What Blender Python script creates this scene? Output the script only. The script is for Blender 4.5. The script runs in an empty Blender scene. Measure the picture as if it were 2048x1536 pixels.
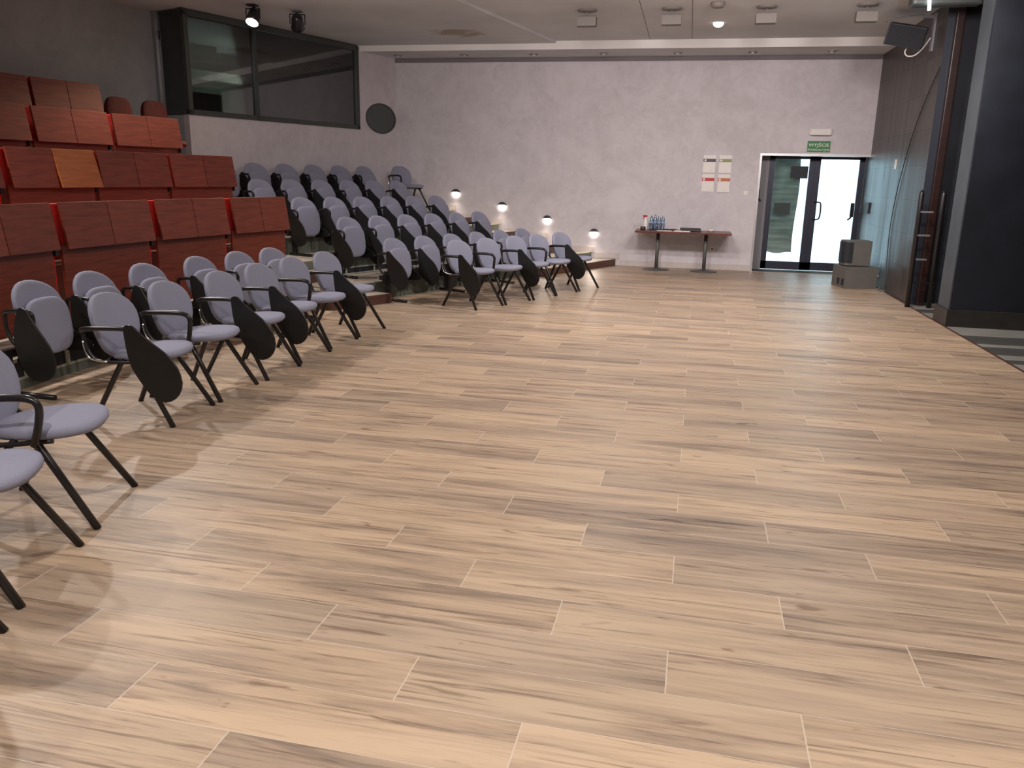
import bpy, bmesh, math, random
from mathutils import Vector, Matrix
from math import sin, cos, pi, radians as rad
random.seed(7)
S = bpy.context.scene
C = S.collection

# ------------------------------------------------------------------ helpers
def tag(o, label=None, cat=None, group=None, kind=None):
    if label: o['label'] = label
    if cat: o['category'] = cat
    if group: o['group'] = group
    if kind: o['kind'] = kind
    return o

def empty(name, loc=(0, 0, 0), rz=0.0, label=None, cat=None, group=None):
    o = bpy.data.objects.new(name, None)
    C.objects.link(o); o.location = loc; o.rotation_euler = (0, 0, rz)
    o.empty_display_size = .1
    return tag(o, label, cat, group)

class MB:
    def __init__(s): s.bm = bmesh.new()
    def quadbox(s, pts8):
        v = [s.bm.verts.new(p) for p in pts8]
        for f in ((0,3,2,1),(4,5,6,7),(0,1,5,4),(1,2,6,5),(2,3,7,6),(3,0,4,7)):
            s.bm.faces.new([v[i] for i in f])
        return s
    def box(s, x0, x1, y0, y1, z0, z1, M=None):
        p = [(x0,y0,z0),(x1,y0,z0),(x1,y1,z0),(x0,y1,z0),(x0,y0,z1),(x1,y0,z1),(x1,y1,z1),(x0,y1,z1)]
        if M is not None: p = [M @ Vector(q) for q in p]
        return s.quadbox(p)
    def prism(s, pts, z0, z1, M=None):
        n = len(pts)
        a = [Vector((p[0], p[1], z0)) for p in pts]; b = [Vector((p[0], p[1], z1)) for p in pts]
        if M is not None: a = [M @ q for q in a]; b = [M @ q for q in b]
        va = [s.bm.verts.new(q) for q in a]; vb = [s.bm.verts.new(q) for q in b]
        s.bm.faces.new(va[::-1]); s.bm.faces.new(vb)
        for i in range(n):
            j = (i+1) % n
            s.bm.faces.new((va[i], va[j], vb[j], vb[i]))
        return s
    def tube(s, pts, r, seg=8, cap=True):
        pts = [Vector(p) for p in pts]; n = len(pts)
        rs = r if isinstance(r, (list, tuple)) else [r]*n
        rings = []; up = None
        for i, p in enumerate(pts):
            t = (pts[min(i+1, n-1)] - pts[max(i-1, 0)]).normalized()
            if up is None:
                up = Vector((0,0,1)) if abs(t.z) < .9 else Vector((0,1,0))
            a = (up - t*up.dot(t)).normalized(); b = t.cross(a); up = a
            rings.append([s.bm.verts.new(p + a*rs[i]*cos(2*pi*k/seg) + b*rs[i]*sin(2*pi*k/seg)) for k in range(seg)])
        for i in range(n-1):
            for k in range(seg):
                l = (k+1) % seg
                f = s.bm.faces.new((rings[i][k], rings[i][l], rings[i+1][l], rings[i+1][k])); f.smooth = True
        if cap:
            s.bm.faces.new(rings[0][::-1]); s.bm.faces.new(rings[-1])
        return s
    def lathe(s, prof, seg=20, M=None):
        rings = []
        for r, z in prof:
            ring = [Vector((r*cos(2*pi*k/seg), r*sin(2*pi*k/seg), z)) for k in range(seg)]
            if M is not None: ring = [M @ q for q in ring]
            rings.append([s.bm.verts.new(q) for q in ring])
        for i in range(len(rings)-1):
            for k in range(seg):
                l = (k+1) % seg
                f = s.bm.faces.new((rings[i][k], rings[i][l], rings[i+1][l], rings[i+1][k])); f.smooth = True
        s.bm.faces.new(rings[0][::-1]); s.bm.faces.new(rings[-1])
        return s
    def pad(s, outline, t, fn, k=1.0):
        prof = [(.0,-.5),(.5,-.5),(.86,-.48),(.95,-.36),(.995,-.12),(1,.08),(.985,.26),(.94,.4),(.82,.5),(.5,.6),(0,.64)]
        rings = []
        for sc, z in prof:
            if sc == 0: rings.append([s.bm.verts.new(fn(0, 0, z*t))]); continue
            rings.append([s.bm.verts.new(fn(x*sc, y*sc, z*t)) for x, y in outline])
        n = len(outline)
        for i in range(len(rings)-1):
            A, B = rings[i], rings[i+1]
            for k2 in range(n):
                l = (k2+1) % n
                if len(A) == 1: f = s.bm.faces.new((A[0], B[l], B[k2]))
                elif len(B) == 1: f = s.bm.faces.new((A[k2], A[l], B[0]))
                else: f = s.bm.faces.new((A[k2], A[l], B[l], B[k2]))
                f.smooth = True
        return s
    def build(s, name, mat, parent=None, bevel=0, bseg=2):
        if bevel:
            bmesh.ops.bevel(s.bm, geom=s.bm.edges[:], offset=bevel, segments=bseg, affect='EDGES', clamp_overlap=True, profile=.7)
        bmesh.ops.recalc_face_normals(s.bm, faces=s.bm.faces[:])
        me = bpy.data.meshes.new(name); s.bm.to_mesh(me); s.bm.free()
        me.materials.append(mat)
        o = bpy.data.objects.new(name, me); C.objects.link(o)
        if parent is not None: o.parent = parent
        return o

def smooth_path(pts, n=6):
    P = [Vector(p) for p in pts]; out = []
    for i in range(len(P)-1):
        p0 = P[max(i-1,0)]; p1 = P[i]; p2 = P[i+1]; p3 = P[min(i+2,len(P)-1)]
        for k in range(n):
            t = k/n
            out.append(.5*((2*p1)+(-p0+p2)*t+(2*p0-5*p1+4*p2-p3)*t*t+(-p0+3*p1-3*p2+p3)*t**3))
    out.append(P[-1]); return out

def soval(a, b, n=2.5, taper=0.0, N=28):
    o = []
    for k in range(N):
        t = 2*pi*k/N
        c, d = cos(t), sin(t)
        y = b*(abs(d)**(2/n))*(1 if d >= 0 else -1)
        x = a*(abs(c)**(2/n))*(1 if c >= 0 else -1)*(1+taper*y/b)
        o.append((x, y))
    return o

def copy_tree(o, parent=None):
    c = o.copy(); C.objects.link(c); c.parent = parent
    for ch in o.children: copy_tree(ch, c)
    return c

# ---------------------------------------------------------------- materials
def newmat(name):
    m = bpy.data.materials.new(name); m.use_nodes = True
    nt = m.node_tree; b = nt.nodes['Principled BSDF']
    return m, nt, b
def N(nt, typ, **kw):
    n = nt.nodes.new(typ)
    for k, v in kw.items():
        if k.startswith('i_'):
            key = k[2:]
            n.inputs[int(key) if key.isdigit() else key].default_value = v
        else: setattr(n, k, v)
    return n
def L(nt, a, b): nt.links.new(a, b)
def math_n(nt, op, a=None, b=None, c=None):
    n = nt.nodes.new('ShaderNodeMath'); n.operation = op
    for i, v in enumerate((a, b, c)):
        if v is None: continue
        if isinstance(v, (int, float)): n.inputs[i].default_value = v
        else: nt.links.new(v, n.inputs[i])
    return n.outputs[0]

def simple(name, col, rough=.5, metal=0.0, noise=0.0, nscale=8.0, bump=0.0, bscale=60.0, coat=0.0, spec=None):
    m, nt, b = newmat(name)
    b.inputs['Roughness'].default_value = rough; b.inputs['Metallic'].default_value = metal
    if spec is not None: b.inputs['Specular IOR Level'].default_value = spec
    if coat: b.inputs['Coat Weight'].default_value = coat; b.inputs['Coat Roughness'].default_value = .15
    tc = N(nt, 'ShaderNodeTexCoord')
    nz = N(nt, 'ShaderNodeTexNoise', i_Scale=nscale, i_Detail=4.0)
    L(nt, tc.outputs['Object'], nz.inputs['Vector'])
    r = N(nt, 'ShaderNodeValToRGB')
    k = max(noise, .03)
    r.color_ramp.elements[0].position = .3; r.color_ramp.elements[1].position = .7
    r.color_ramp.elements[0].color = tuple(c*(1-k) for c in col)+(1,)
    r.color_ramp.elements[1].color = tuple(min(1, c*(1+k)) for c in col)+(1,)
    L(nt, nz.outputs[0], r.inputs[0]); L(nt, r.outputs[0], b.inputs['Base Color'])
    if bump:
        n2 = N(nt, 'ShaderNodeTexNoise', i_Scale=bscale, i_Detail=3.0)
        L(nt, tc.outputs['Object'], n2.inputs['Vector'])
        bp = N(nt, 'ShaderNodeBump', i_Strength=bump, i_Distance=.01)
        L(nt, n2.outputs[0], bp.inputs['Height']); L(nt, bp.outputs[0], b.inputs['Normal'])
    return m

def emis(name, col, st):
    m, nt, b = newmat(name)
    b.inputs['Base Color'].default_value = (.8, .8, .8, 1)
    b.inputs['Emission Color'].default_value = (*col, 1); b.inputs['Emission Strength'].default_value = st
    return m

def floor_mat():
    m, nt, b = newmat('oak_look_plank_tile')
    g = N(nt, 'ShaderNodeNewGeometry'); sp = N(nt, 'ShaderNodeSeparateXYZ')
    L(nt, g.outputs['Position'], sp.inputs[0])
    x, y = sp.outputs[0], sp.outputs[1]
    v = math_n(nt, 'ADD', y, math_n(nt, 'MULTIPLY', x, .015))
    u = math_n(nt, 'SUBTRACT', x, math_n(nt, 'MULTIPLY', y, .012))
    W, LN = .2437, 1.208
    vr = math_n(nt, 'DIVIDE', math_n(nt, 'SUBTRACT', v, .073), W)
    row = math_n(nt, 'FLOOR', vr); vf = math_n(nt, 'SUBTRACT', vr, row)
    sh = math_n(nt, 'MULTIPLY', math_n(nt, 'SUBTRACT', row, 9.0), .4027)
    ur = math_n(nt, 'DIVIDE', math_n(nt, 'ADD', math_n(nt, 'SUBTRACT', u, .011), sh), LN)
    colm = math_n(nt, 'FLOOR', ur); uf = math_n(nt, 'SUBTRACT', ur, colm)
    cm = N(nt, 'ShaderNodeCombineXYZ'); L(nt, colm, cm.inputs[0]); L(nt, row, cm.inputs[1])
    wn = N(nt, 'ShaderNodeTexWhiteNoise'); wn.noise_dimensions = '2D'; L(nt, cm.outputs[0], wn.inputs['Vector'])
    rs = N(nt, 'ShaderNodeSeparateColor'); L(nt, wn.outputs['Color'], rs.inputs[0])
    # distance to the joints
    du = math_n(nt, 'MULTIPLY', math_n(nt, 'MINIMUM', uf, math_n(nt, 'SUBTRACT', 1.0, uf)), LN)
    dv = math_n(nt, 'MULTIPLY', math_n(nt, 'MINIMUM', vf, math_n(nt, 'SUBTRACT', 1.0, vf)), W)
    gr = math_n(nt, 'LESS_THAN', du, .0022); gv = math_n(nt, 'LESS_THAN', dv, .0013)
    grout = math_n(nt, 'MAXIMUM', gr, gv)
    # grain
    def grain(sx, sy, off, det, dist, rough=.55):
        c = N(nt, 'ShaderNodeCombineXYZ')
        L(nt, math_n(nt, 'ADD', math_n(nt, 'MULTIPLY', u, sx), math_n(nt, 'MULTIPLY', rs.outputs[0], 37.0)), c.inputs[0])
        L(nt, math_n(nt, 'ADD', math_n(nt, 'MULTIPLY', v, sy), math_n(nt, 'MULTIPLY', rs.outputs[1], 53.0)), c.inputs[1])
        c.inputs[2].default_value = off
        n = N(nt, 'ShaderNodeTexNoise', i_Scale=1.0, i_Detail=det, i_Distortion=dist, i_Roughness=rough)
        L(nt, c.outputs[0], n.inputs['Vector']); return n.outputs[0]
    g1 = grain(.75, 8.5, 0.0, 6.0, 1.3, .62)
    g5 = grain(.5, 3.4, 21.0, 2.0, .7)
    g2 = grain(2.6, 60.0, 3.3, 5.0, .4, .7)
    g3 = grain(1.1, 24.0, 7.7, 5.0, 1.9)
    g4 = grain(5.0, 17.0, 11.1, 2.0, .6)
    r = N(nt, 'ShaderNodeValToRGB'); e = r.color_ramp.elements
    e[0].position = .385; e[0].color = (.235, .176, .134, 1)
    e[1].position = .565; e[1].color = (.515, .385, .275, 1)
    e2 = e.new(.465); e2.color = (.392, .288, .208, 1)
    L(nt, math_n(nt, 'ADD', math_n(nt, 'ADD', math_n(nt, 'MULTIPLY', g1, .50), math_n(nt, 'MULTIPLY', g2, .20)), math_n(nt, 'MULTIPLY', g5, .30)), r.inputs[0])
    # dark veins
    vein = N(nt, 'ShaderNodeValToRGB'); ve = vein.color_ramp.elements
    ve[0].position = .32; ve[0].color = (.46, .41, .38, 1); ve[1].position = .45; ve[1].color = (1, 1, 1, 1)
    L(nt, g3, vein.inputs[0])
    mx = N(nt, 'ShaderNodeMix', data_type='RGBA', blend_type='MULTIPLY'); mx.inputs[0].default_value = .85
    L(nt, r.outputs[0], mx.inputs[6]); L(nt, vein.outputs[0], mx.inputs[7])
    kn = N(nt, 'ShaderNodeValToRGB'); ke = kn.color_ramp.elements
    ke[0].position = .69; ke[0].color = (1, 1, 1, 1); ke[1].position = .76; ke[1].color = (.45, .36, .30, 1)
    L(nt, g4, kn.inputs[0])
    mk = N(nt, 'ShaderNodeMix', data_type='RGBA', blend_type='MULTIPLY'); mk.inputs[0].default_value = .8
    L(nt, mx.outputs[2], mk.inputs[6]); L(nt, kn.outputs[0], mk.inputs[7])
    # per tile tone
    tone = N(nt, 'ShaderNodeMix', data_type='RGBA', blend_type='MIX')
    L(nt, rs.outputs[2], tone.inputs[0]); tone.inputs[6].default_value = (.80, .81, .83, 1); tone.inputs[7].default_value = (1.08, 1.06, 1.02, 1)
    mt = N(nt, 'ShaderNodeMix', data_type='RGBA', blend_type='MULTIPLY'); mt.inputs[0].default_value = 1
    L(nt, mk.outputs[2], mt.inputs[6]); L(nt, tone.outputs[2], mt.inputs[7])
    mg = N(nt, 'ShaderNodeMix', data_type='RGBA'); L(nt, math_n(nt, 'MULTIPLY', grout, .8), mg.inputs[0])
    L(nt, mt.outputs[2], mg.inputs[6]); mg.inputs[7].default_value = (.60, .50, .41, 1)
    L(nt, mg.outputs[2], b.inputs['Base Color'])
    rr = N(nt, 'ShaderNodeMapRange', i_3=.36, i_4=.5); L(nt, g1, rr.inputs[0]); L(nt, rr.outputs[0], b.inputs['Roughness'])
    b.inputs['Specular IOR Level'].default_value = .45
    bp = N(nt, 'ShaderNodeBump', i_Strength=.12, i_Distance=.002); L(nt, g2, bp.inputs['Height']); L(nt, bp.outputs[0], b.inputs['Normal'])
    return m

def wall_mat(name, c0, c1, scale=1.1):
    m, nt, b = newmat(name); b.inputs['Roughness'].default_value = .62
    g = N(nt, 'ShaderNodeNewGeometry')
    n1 = N(nt, 'ShaderNodeTexNoise', i_Scale=scale, i_Detail=6.0, i_Distortion=1.4, i_Roughness=.6)
    n2 = N(nt, 'ShaderNodeTexNoise', i_Scale=7.0, i_Detail=6.0, i_Distortion=1.0)
    L(nt, g.outputs['Position'], n1.inputs['Vector']); L(nt, g.outputs['Position'], n2.inputs['Vector'])
    s_ = math_n(nt, 'ADD', math_n(nt, 'MULTIPLY', n1.outputs[0], .6), math_n(nt, 'MULTIPLY', n2.outputs[0], .4))
    r = N(nt, 'ShaderNodeValToRGB'); e = r.color_ramp.elements
    e[0].position = .36; e[0].color = (*c0, 1); e[1].position = .62; e[1].color = (*c1, 1)
    L(nt, s_, r.inputs[0]); L(nt, r.outputs[0], b.inputs['Base Color'])
    bp = N(nt, 'ShaderNodeBump', i_Strength=.15, i_Distance=.01); L(nt, n2.outputs[0], bp.inputs['Height']); L(nt, bp.outputs[0], b.inputs['Normal'])
    return m

def ceiling_mat():
    m, nt, b = newmat('grey_ceiling_paint'); b.inputs['Roughness'].default_value = .8
    g = N(nt, 'ShaderNodeNewGeometry')
    n1 = N(nt, 'ShaderNodeTexNoise', i_Scale=.7, i_Detail=4.0); L(nt, g.outputs['Position'], n1.inputs['Vector'])
    r = N(nt, 'ShaderNodeValToRGB'); e = r.color_ramp.elements
    e[0].color = (.56, .56, .58, 1); e[1].color = (.68, .68, .70, 1); e[0].position = .35; e[1].position = .65
    L(nt, n1.outputs[0], r.inputs[0])
    # water stain
    mp = N(nt, 'ShaderNodeMapping'); mp.inputs['Location'].default_value = (3.71*1.0, -13.12*1.0, 0)
    mp.inputs['Scale'].default_value = (1.0, 1.0, 0)
    L(nt, g.outputs['Position'], mp.inputs['Vector'])
    n2 = N(nt, 'ShaderNodeTexNoise', i_Scale=3.5, i_Detail=4.0); L(nt, g.outputs['Position'], n2.inputs['Vector'])
    ln = N(nt, 'ShaderNodeVectorMath', operation='LENGTH'); L(nt, mp.outputs[0], ln.inputs[0])
    d = math_n(nt, 'ADD', ln.outputs['Value'], math_n(nt, 'MULTIPLY', math_n(nt, 'SUBTRACT', n2.outputs[0], .5), 1.1))
    sr = N(nt, 'ShaderNodeValToRGB'); se = sr.color_ramp.elements
    se[0].position = .22; se[0].color = (.62, .52, .42, 1); se[1].position = .42; se[1].color = (1, 1, 1, 1)
    L(nt, d, sr.inputs[0])
    mx = N(nt, 'ShaderNodeMix', data_type='RGBA', blend_type='MULTIPLY'); mx.inputs[0].default_value = 1
    L(nt, r.outputs[0], mx.inputs[6]); L(nt, sr.outputs[0], mx.inputs[7]); L(nt, mx.outputs[2], b.inputs['Base Color'])
    return m

def wood_mat(name, c0, c1, rough=.4, axis='Z', sc=(2, 2, 22)):
    m, nt, b = newmat(name); b.inputs['Roughness'].default_value = rough
    tc = N(nt, 'ShaderNodeTexCoord'); mp = N(nt, 'ShaderNodeMapping'); mp.inputs['Scale'].default_value = sc
    L(nt, tc.outputs['Object'], mp.inputs['Vector'])
    n1 = N(nt, 'ShaderNodeTexNoise', i_Scale=1.5, i_Detail=6.0, i_Distortion=.6); L(nt, mp.outputs[0], n1.inputs['Vector'])
    oi = N(nt, 'ShaderNodeObjectInfo')
    r = N(nt, 'ShaderNodeValToRGB'); e = r.color_ramp.elements
    e[0].position = .3; e[0].color = (*c0, 1); e[1].position = .7; e[1].color = (*c1, 1)
    L(nt, n1.outputs[0], r.inputs[0])
    hs = N(nt, 'ShaderNodeHueSaturation'); L(nt, r.outputs[0], hs.inputs['Color'])
    mr = N(nt, 'ShaderNodeMapRange', i_3=.85, i_4=1.15); L(nt, oi.outputs['Random'], mr.inputs[0]); L(nt, mr.outputs[0], hs.inputs['Value'])
    L(nt, hs.outputs[0], b.inputs['Base Color'])
    return m

def dark_panel_mat():
    m, nt, b = newmat('dark_laminate_wall')
    g = N(nt, 'ShaderNodeNewGeometry'); sp = N(nt, 'ShaderNodeSeparateXYZ'); L(nt, g.outputs['Position'], sp.inputs[0])
    cb = N(nt, 'ShaderNodeCombineXYZ'); L(nt, sp.outputs[1], cb.inputs[0]); L(nt, sp.outputs[2], cb.inputs[1])
    br = N(nt, 'ShaderNodeTexBrick', i_Scale=1.0, i_3=(.05, .04, .036, 1) if False else (0,0,0,1))
    br.inputs['Color1'].default_value = (.052, .043, .040, 1); br.inputs['Color2'].default_value = (.075, .062, .058, 1)
    br.inputs['Mortar'].default_value = (.012, .011, .012, 1)
    br.inputs['Mortar Size'].default_value = .004; br.inputs['Brick Width'].default_value = .62; br.inputs['Row Height'].default_value = .45
    br.offset = 0.0
    L(nt, cb.outputs[0], br.inputs['Vector'])
    mp = N(nt, 'ShaderNodeMapping'); mp.inputs['Scale'].default_value = (1, 9, .25); L(nt, g.outputs['Position'], mp.inputs['Vector'])
    n1 = N(nt, 'ShaderNodeTexNoise', i_Scale=1.2, i_Detail=5.0); L(nt, mp.outputs[0], n1.inputs['Vector'])
    mr = N(nt, 'ShaderNodeMapRange', i_1=.3, i_2=.7, i_3=.65, i_4=1.35); L(nt, n1.outputs[0], mr.inputs[0])
    mx = N(nt, 'ShaderNodeMix', data_type='RGBA', blend_type='MULTIPLY'); mx.inputs[0].default_value = 1
    L(nt, br.outputs[0], mx.inputs[6]); L(nt, mr.outputs[0], mx.inputs[7]); L(nt, mx.outputs[2], b.inputs['Base Color'])
    r2 = N(nt, 'ShaderNodeMapRange', i_1=.3, i_2=.7, i_3=.3, i_4=.48); L(nt, n1.outputs[0], r2.inputs[0]); L(nt, r2.outputs[0], b.inputs['Roughness'])
    b.inputs['Specular IOR Level'].default_value = .4
    return m

def glass_mat(name, tint, fac=.12, rough=.02):
    m, nt, b = newmat(name)
    nt.nodes.remove(b); out = nt.nodes['Material Output']
    tr = N(nt, 'ShaderNodeBsdfTransparent'); tr.inputs[0].default_value = (*tint, 1)
    gl = N(nt, 'ShaderNodeBsdfGlossy'); gl.inputs['Roughness'].default_value = rough
    fr = N(nt, 'ShaderNodeFresnel', i_IOR=1.5)
    ad = math_n(nt, 'ADD', fr.outputs[0], fac)
    mx = N(nt, 'ShaderNodeMixShader'); L(nt, ad, mx.inputs[0]); L(nt, tr.outputs[0], mx.inputs[1]); L(nt, gl.outputs[0], mx.inputs[2])
    L(nt, mx.outputs[0], out.inputs[0])
    return m

def sheet_mat(name, col, trans, lo=.62, hi=1.25):
    m, nt, b = newmat(name); nt.nodes.remove(b); out = nt.nodes['Material Output']
    tc = N(nt, 'ShaderNodeTexCoord')
    mp = N(nt, 'ShaderNodeMapping'); mp.inputs['Scale'].default_value = (1.2, 1, 9); L(nt, tc.outputs['Object'], mp.inputs['Vector'])
    n1 = N(nt, 'ShaderNodeTexNoise', i_Scale=1.6, i_Detail=4.0); L(nt, mp.outputs[0], n1.inputs['Vector'])
    r = N(nt, 'ShaderNodeValToRGB'); e = r.color_ramp.elements
    e[0].position = .3; e[0].color = tuple(c*lo for c in col)+(1,); e[1].position = .68; e[1].color = tuple(min(1, c*hi) for c in col)+(1,)
    L(nt, n1.outputs[0], r.inputs[0])
    d = N(nt, 'ShaderNodeBsdfDiffuse'); t = N(nt, 'ShaderNodeBsdfTranslucent'); L(nt, r.outputs[0], d.inputs[0]); L(nt, r.outputs[0], t.inputs[0])
    mx = N(nt, 'ShaderNodeMixShader'); mx.inputs[0].default_value = trans
    L(nt, d.outputs[0], mx.inputs[1]); L(nt, t.outputs[0], mx.inputs[2]); L(nt, mx.outputs[0], out.inputs[0])
    return m

M = {}
M['floor'] = floor_mat()
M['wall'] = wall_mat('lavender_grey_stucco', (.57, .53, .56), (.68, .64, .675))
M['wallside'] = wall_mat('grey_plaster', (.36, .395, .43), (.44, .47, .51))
M['ceil'] = ceiling_mat()
M['soffit'] = simple('pale_soffit_paint', (.86, .83, .82), .7, noise=.02, nscale=2)
M['gap'] = simple('dark_joint_and_gap_shade', (.20, .18, .19), .8)  # ceiling joint lines, and the shade below the soffit put into colour
M['panel'] = dark_panel_mat()
M['black'] = simple('black_paint', (.016, .018, .026), .6, noise=.3, nscale=3)
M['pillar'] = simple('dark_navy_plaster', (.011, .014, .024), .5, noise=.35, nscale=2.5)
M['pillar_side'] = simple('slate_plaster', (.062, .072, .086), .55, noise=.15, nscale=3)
M['skirt'] = simple('dark_brown_skirting', (.026, .022, .02), .45, noise=.2)
M['postred'] = wood_mat('dark_red_brown_post', (.014, .006, .005), (.034, .010, .008), .4)
M['darkwood'] = wood_mat('dark_mahogany', (.075, .018, .012), (.16, .045, .028), .32)
M['red'] = simple('red_upholstery', (.62, .018, .014), .8, noise=.15, nscale=30, bump=.2, bscale=300)
M['darkred'] = simple('dark_red_upholstery', (.07, .006, .007), .85, noise=.2, nscale=20)
M['mahog'] = wood_mat('reddish_mahogany_veneer', (.165, .034, .019), (.28, .060, .033), .42)
M['litwood'] = wood_mat('veneer_lit_orange', (.42, .13, .035), (.58, .20, .06), .35)  # lit copy of the veneer: orange light on one panel put into colour
M['fabric'] = simple('lavender_grey_fabric', (.275, .28, .375), .9, noise=.10, nscale=220, bump=.35, bscale=420)
M['blackmetal'] = simple('black_metal_tube', (.014, .012, .013), .3, spec=.5)
M['blackplastic'] = simple('black_laminate_board', (.010, .009, .009), .42, noise=.15)
M['chrome'] = simple('chrome', (.75, .75, .75), .18, metal=1)
M['brown'] = wood_mat('brown_step_veneer', (.075, .03, .022), (.12, .05, .035), .4)
M['riser'] = simple('stained_green_grey_concrete', (.125, .14, .115), .7, noise=.35, nscale=4)
M['tread'] = simple('pale_beige_tread', (.42, .37, .31), .55, noise=.12, nscale=3)
M['cream'] = simple('cream_painted_step', (.42, .41, .34), .6, noise=.08)
M['steel'] = simple('brushed_steel_frame', (.55, .55, .56), .35, metal=.85)
M['anth'] = simple('anthracite_door_profile', (.035, .038, .06), .4, metal=.3)
M['greypanel'] = simple('grey_door_panel', (.22, .21, .23), .5)
M['glass'] = glass_mat('clear_glass', (.93, .97, .97), .02)
M['cglass'] = glass_mat('dark_tinted_glass', (.40, .44, .42), .10, .03)
M['winframe'] = simple('dark_green_grey_frame', (.05, .058, .055), .4)
M['ctrl'] = simple('control_room_grey_green', (.16, .17, .155), .8)
M['ctrlreflect'] = simple('dull_white_reflection_bar', (.42, .40, .37), .7)
M['white'] = simple('white_plastic', (.78, .74, .70), .4)
M['grey_amp'] = simple('grey_textured_cabinet', (.115, .108, .098), .65, noise=.06, bump=.2, bscale=200)
M['grille'] = simple('black_grille', (.012, .013, .02), .5, bump=.6, bscale=260)
M['green'] = simple('green_sign', (.015, .19, .06), .4)
M['signtext'] = simple('pale_sign_letter', (.72, .84, .62), .5)
M['lamp'] = emis('glowing_step_light', (1, .90, .78), 16)
M['bulb'] = emis('glowing_spot_lens', (1, .80, .58), 60)
M['tube'] = emis('fluorescent_tube', (.85, .95, 1), 9)
M['sensor'] = emis('lit_sensor_dome', (1, .93, .78), 1.6)
M['beige'] = simple('beige_floodlight_housing', (.185, .165, .15), .6)
M['paper'] = simple('paper', (.84, .80, .77), .45)
M['book'] = simple('black_folder', (.035, .028, .03), .5)
M['bottle'] = glass_mat('clear_bottle_plastic', (.70, .80, .92), .06, .05)
M['blue'] = simple('blue_label', (.28, .38, .52), .5)
M['tleg'] = simple('dark_grey_table_leg', (.10, .095, .09), .45)
M['navy'] = simple('dark_blue_wall_end', (.016, .020, .033), .5)
M['sheet_w'] = sheet_mat('white_plastic_sheet', (.84, .88, .89), .75, .90, 1.08)
M['sheet_g'] = sheet_mat('grey_green_tarpaulin', (.30, .34, .30), .25)
M['stone_l'] = simple('light_grey_stage_tile', (.22, .215, .20), .5, noise=.1, nscale=3)
M['stone_d'] = simple('dark_grey_stage_strip', (.06, .06, .057), .5, noise=.15, nscale=5)
M['oval'] = simple('grey_green_glazing', (.075, .088, .085), .15)
M['skirtw'] = wall_mat('wall_skirting_plaster', (.52, .46, .44), (.60, .54, .52), 2)
M['outside'] = simple('pale_ground_outside', (.7, .74, .75), .8)

# ------------------------------------------------------------------ camera
f_px, pitch, roll, yaw = 1623.08, .250068, .0205142, .2037880
fwd = Vector((-sin(yaw)*cos(pitch), cos(yaw)*cos(pitch), -sin(pitch)))
rt = Vector((cos(yaw), sin(yaw), 0)); up = rt.cross(fwd)
r_ = rt*cos(roll)+up*sin(roll); u_ = -rt*sin(roll)+up*cos(roll)
cam = bpy.data.cameras.new('camera'); cam.sensor_width = 36; cam.lens = f_px/2048*36
cam.clip_end = 200
co = bpy.data.objects.new('camera', cam); C.objects.link(co)
co.matrix_world = Matrix(((r_.x, u_.x, -fwd.x, 0), (r_.y, u_.y, -fwd.y, 0), (r_.z, u_.z, -fwd.z, 1.55), (0, 0, 0, 1)))
S.camera = co

# ------------------------------------------------------------------ setting
def struct(name, mb, mat, bevel=0):
    o = mb.build(name, mat, bevel=bevel); o['kind'] = 'structure'; return o
ZC = 3.74; YB = 15.17; XR = 2.97
struct('floor', MB().box(-12, 2.95, -4, 15.7, -.1, 0), M['floor'])
struct('floor', MB().box(2.95, 7, -4, 15.7, -.1, 0), M['stone_l'])
for i, (a, b_) in enumerate(((8.90, 9.36), (8.34, 8.73), (7.93, 8.10), (10.95, 11.22))):
    struct('trim_%d' % (i+1), MB().box(2.96, 3.9 if i else 6, a, b_, 0, .002), M['stone_d'])
struct('trim_5', MB().box(2.935, 2.96, -4, 15.17, 0, .004), M['brown'])
# ceiling: main slab and the lower panel left of the oblique joint
struct('ceiling', MB().box(-12, 7, -4, 15.7, ZC, ZC+.15), M['ceil'])
k = (3.37-2.97) and ((-2.28)-(-2.97))/(14.41-11.17)
xa = -2.97+k*(-4-11.17); xb = -2.97+k*(14.24-11.17)
struct('ceiling', MB().prism([(-12, -4), (xa, -4), (xb, 14.24), (-12, 14.24)], ZC-.035, ZC), M['ceil'])
for i, xx in enumerate((-.78, -.12)):
    struct('trim_%d' % (i+6), MB().box(xx, xx+.008, 11.2, 14.2, ZC-.003, ZC), M['gap'])
# soffit along the end wall, with the gap's shade under it painted as a dark strip
struct('ceiling', MB().box(-12, XR, 14.26, YB, 3.612, ZC), M['ceil'])  # underside in darker ceiling paint: its weaker light put into the colour
struct('trim_10', MB().box(-12, XR, 14.24, 14.26, 3.61, ZC), M['soffit'])
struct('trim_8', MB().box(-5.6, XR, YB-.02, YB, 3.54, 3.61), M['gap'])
# end wall with the doorway
DX0, DX1, DZ = 1.20, 2.97, 2.0
struct('wall_back', MB().box(-9, DX0, YB, YB+.5, 0, ZC), M['wall'])
struct('wall_back', MB().box(DX0, XR, YB, YB+.5, DZ, ZC), M['wall'])
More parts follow.
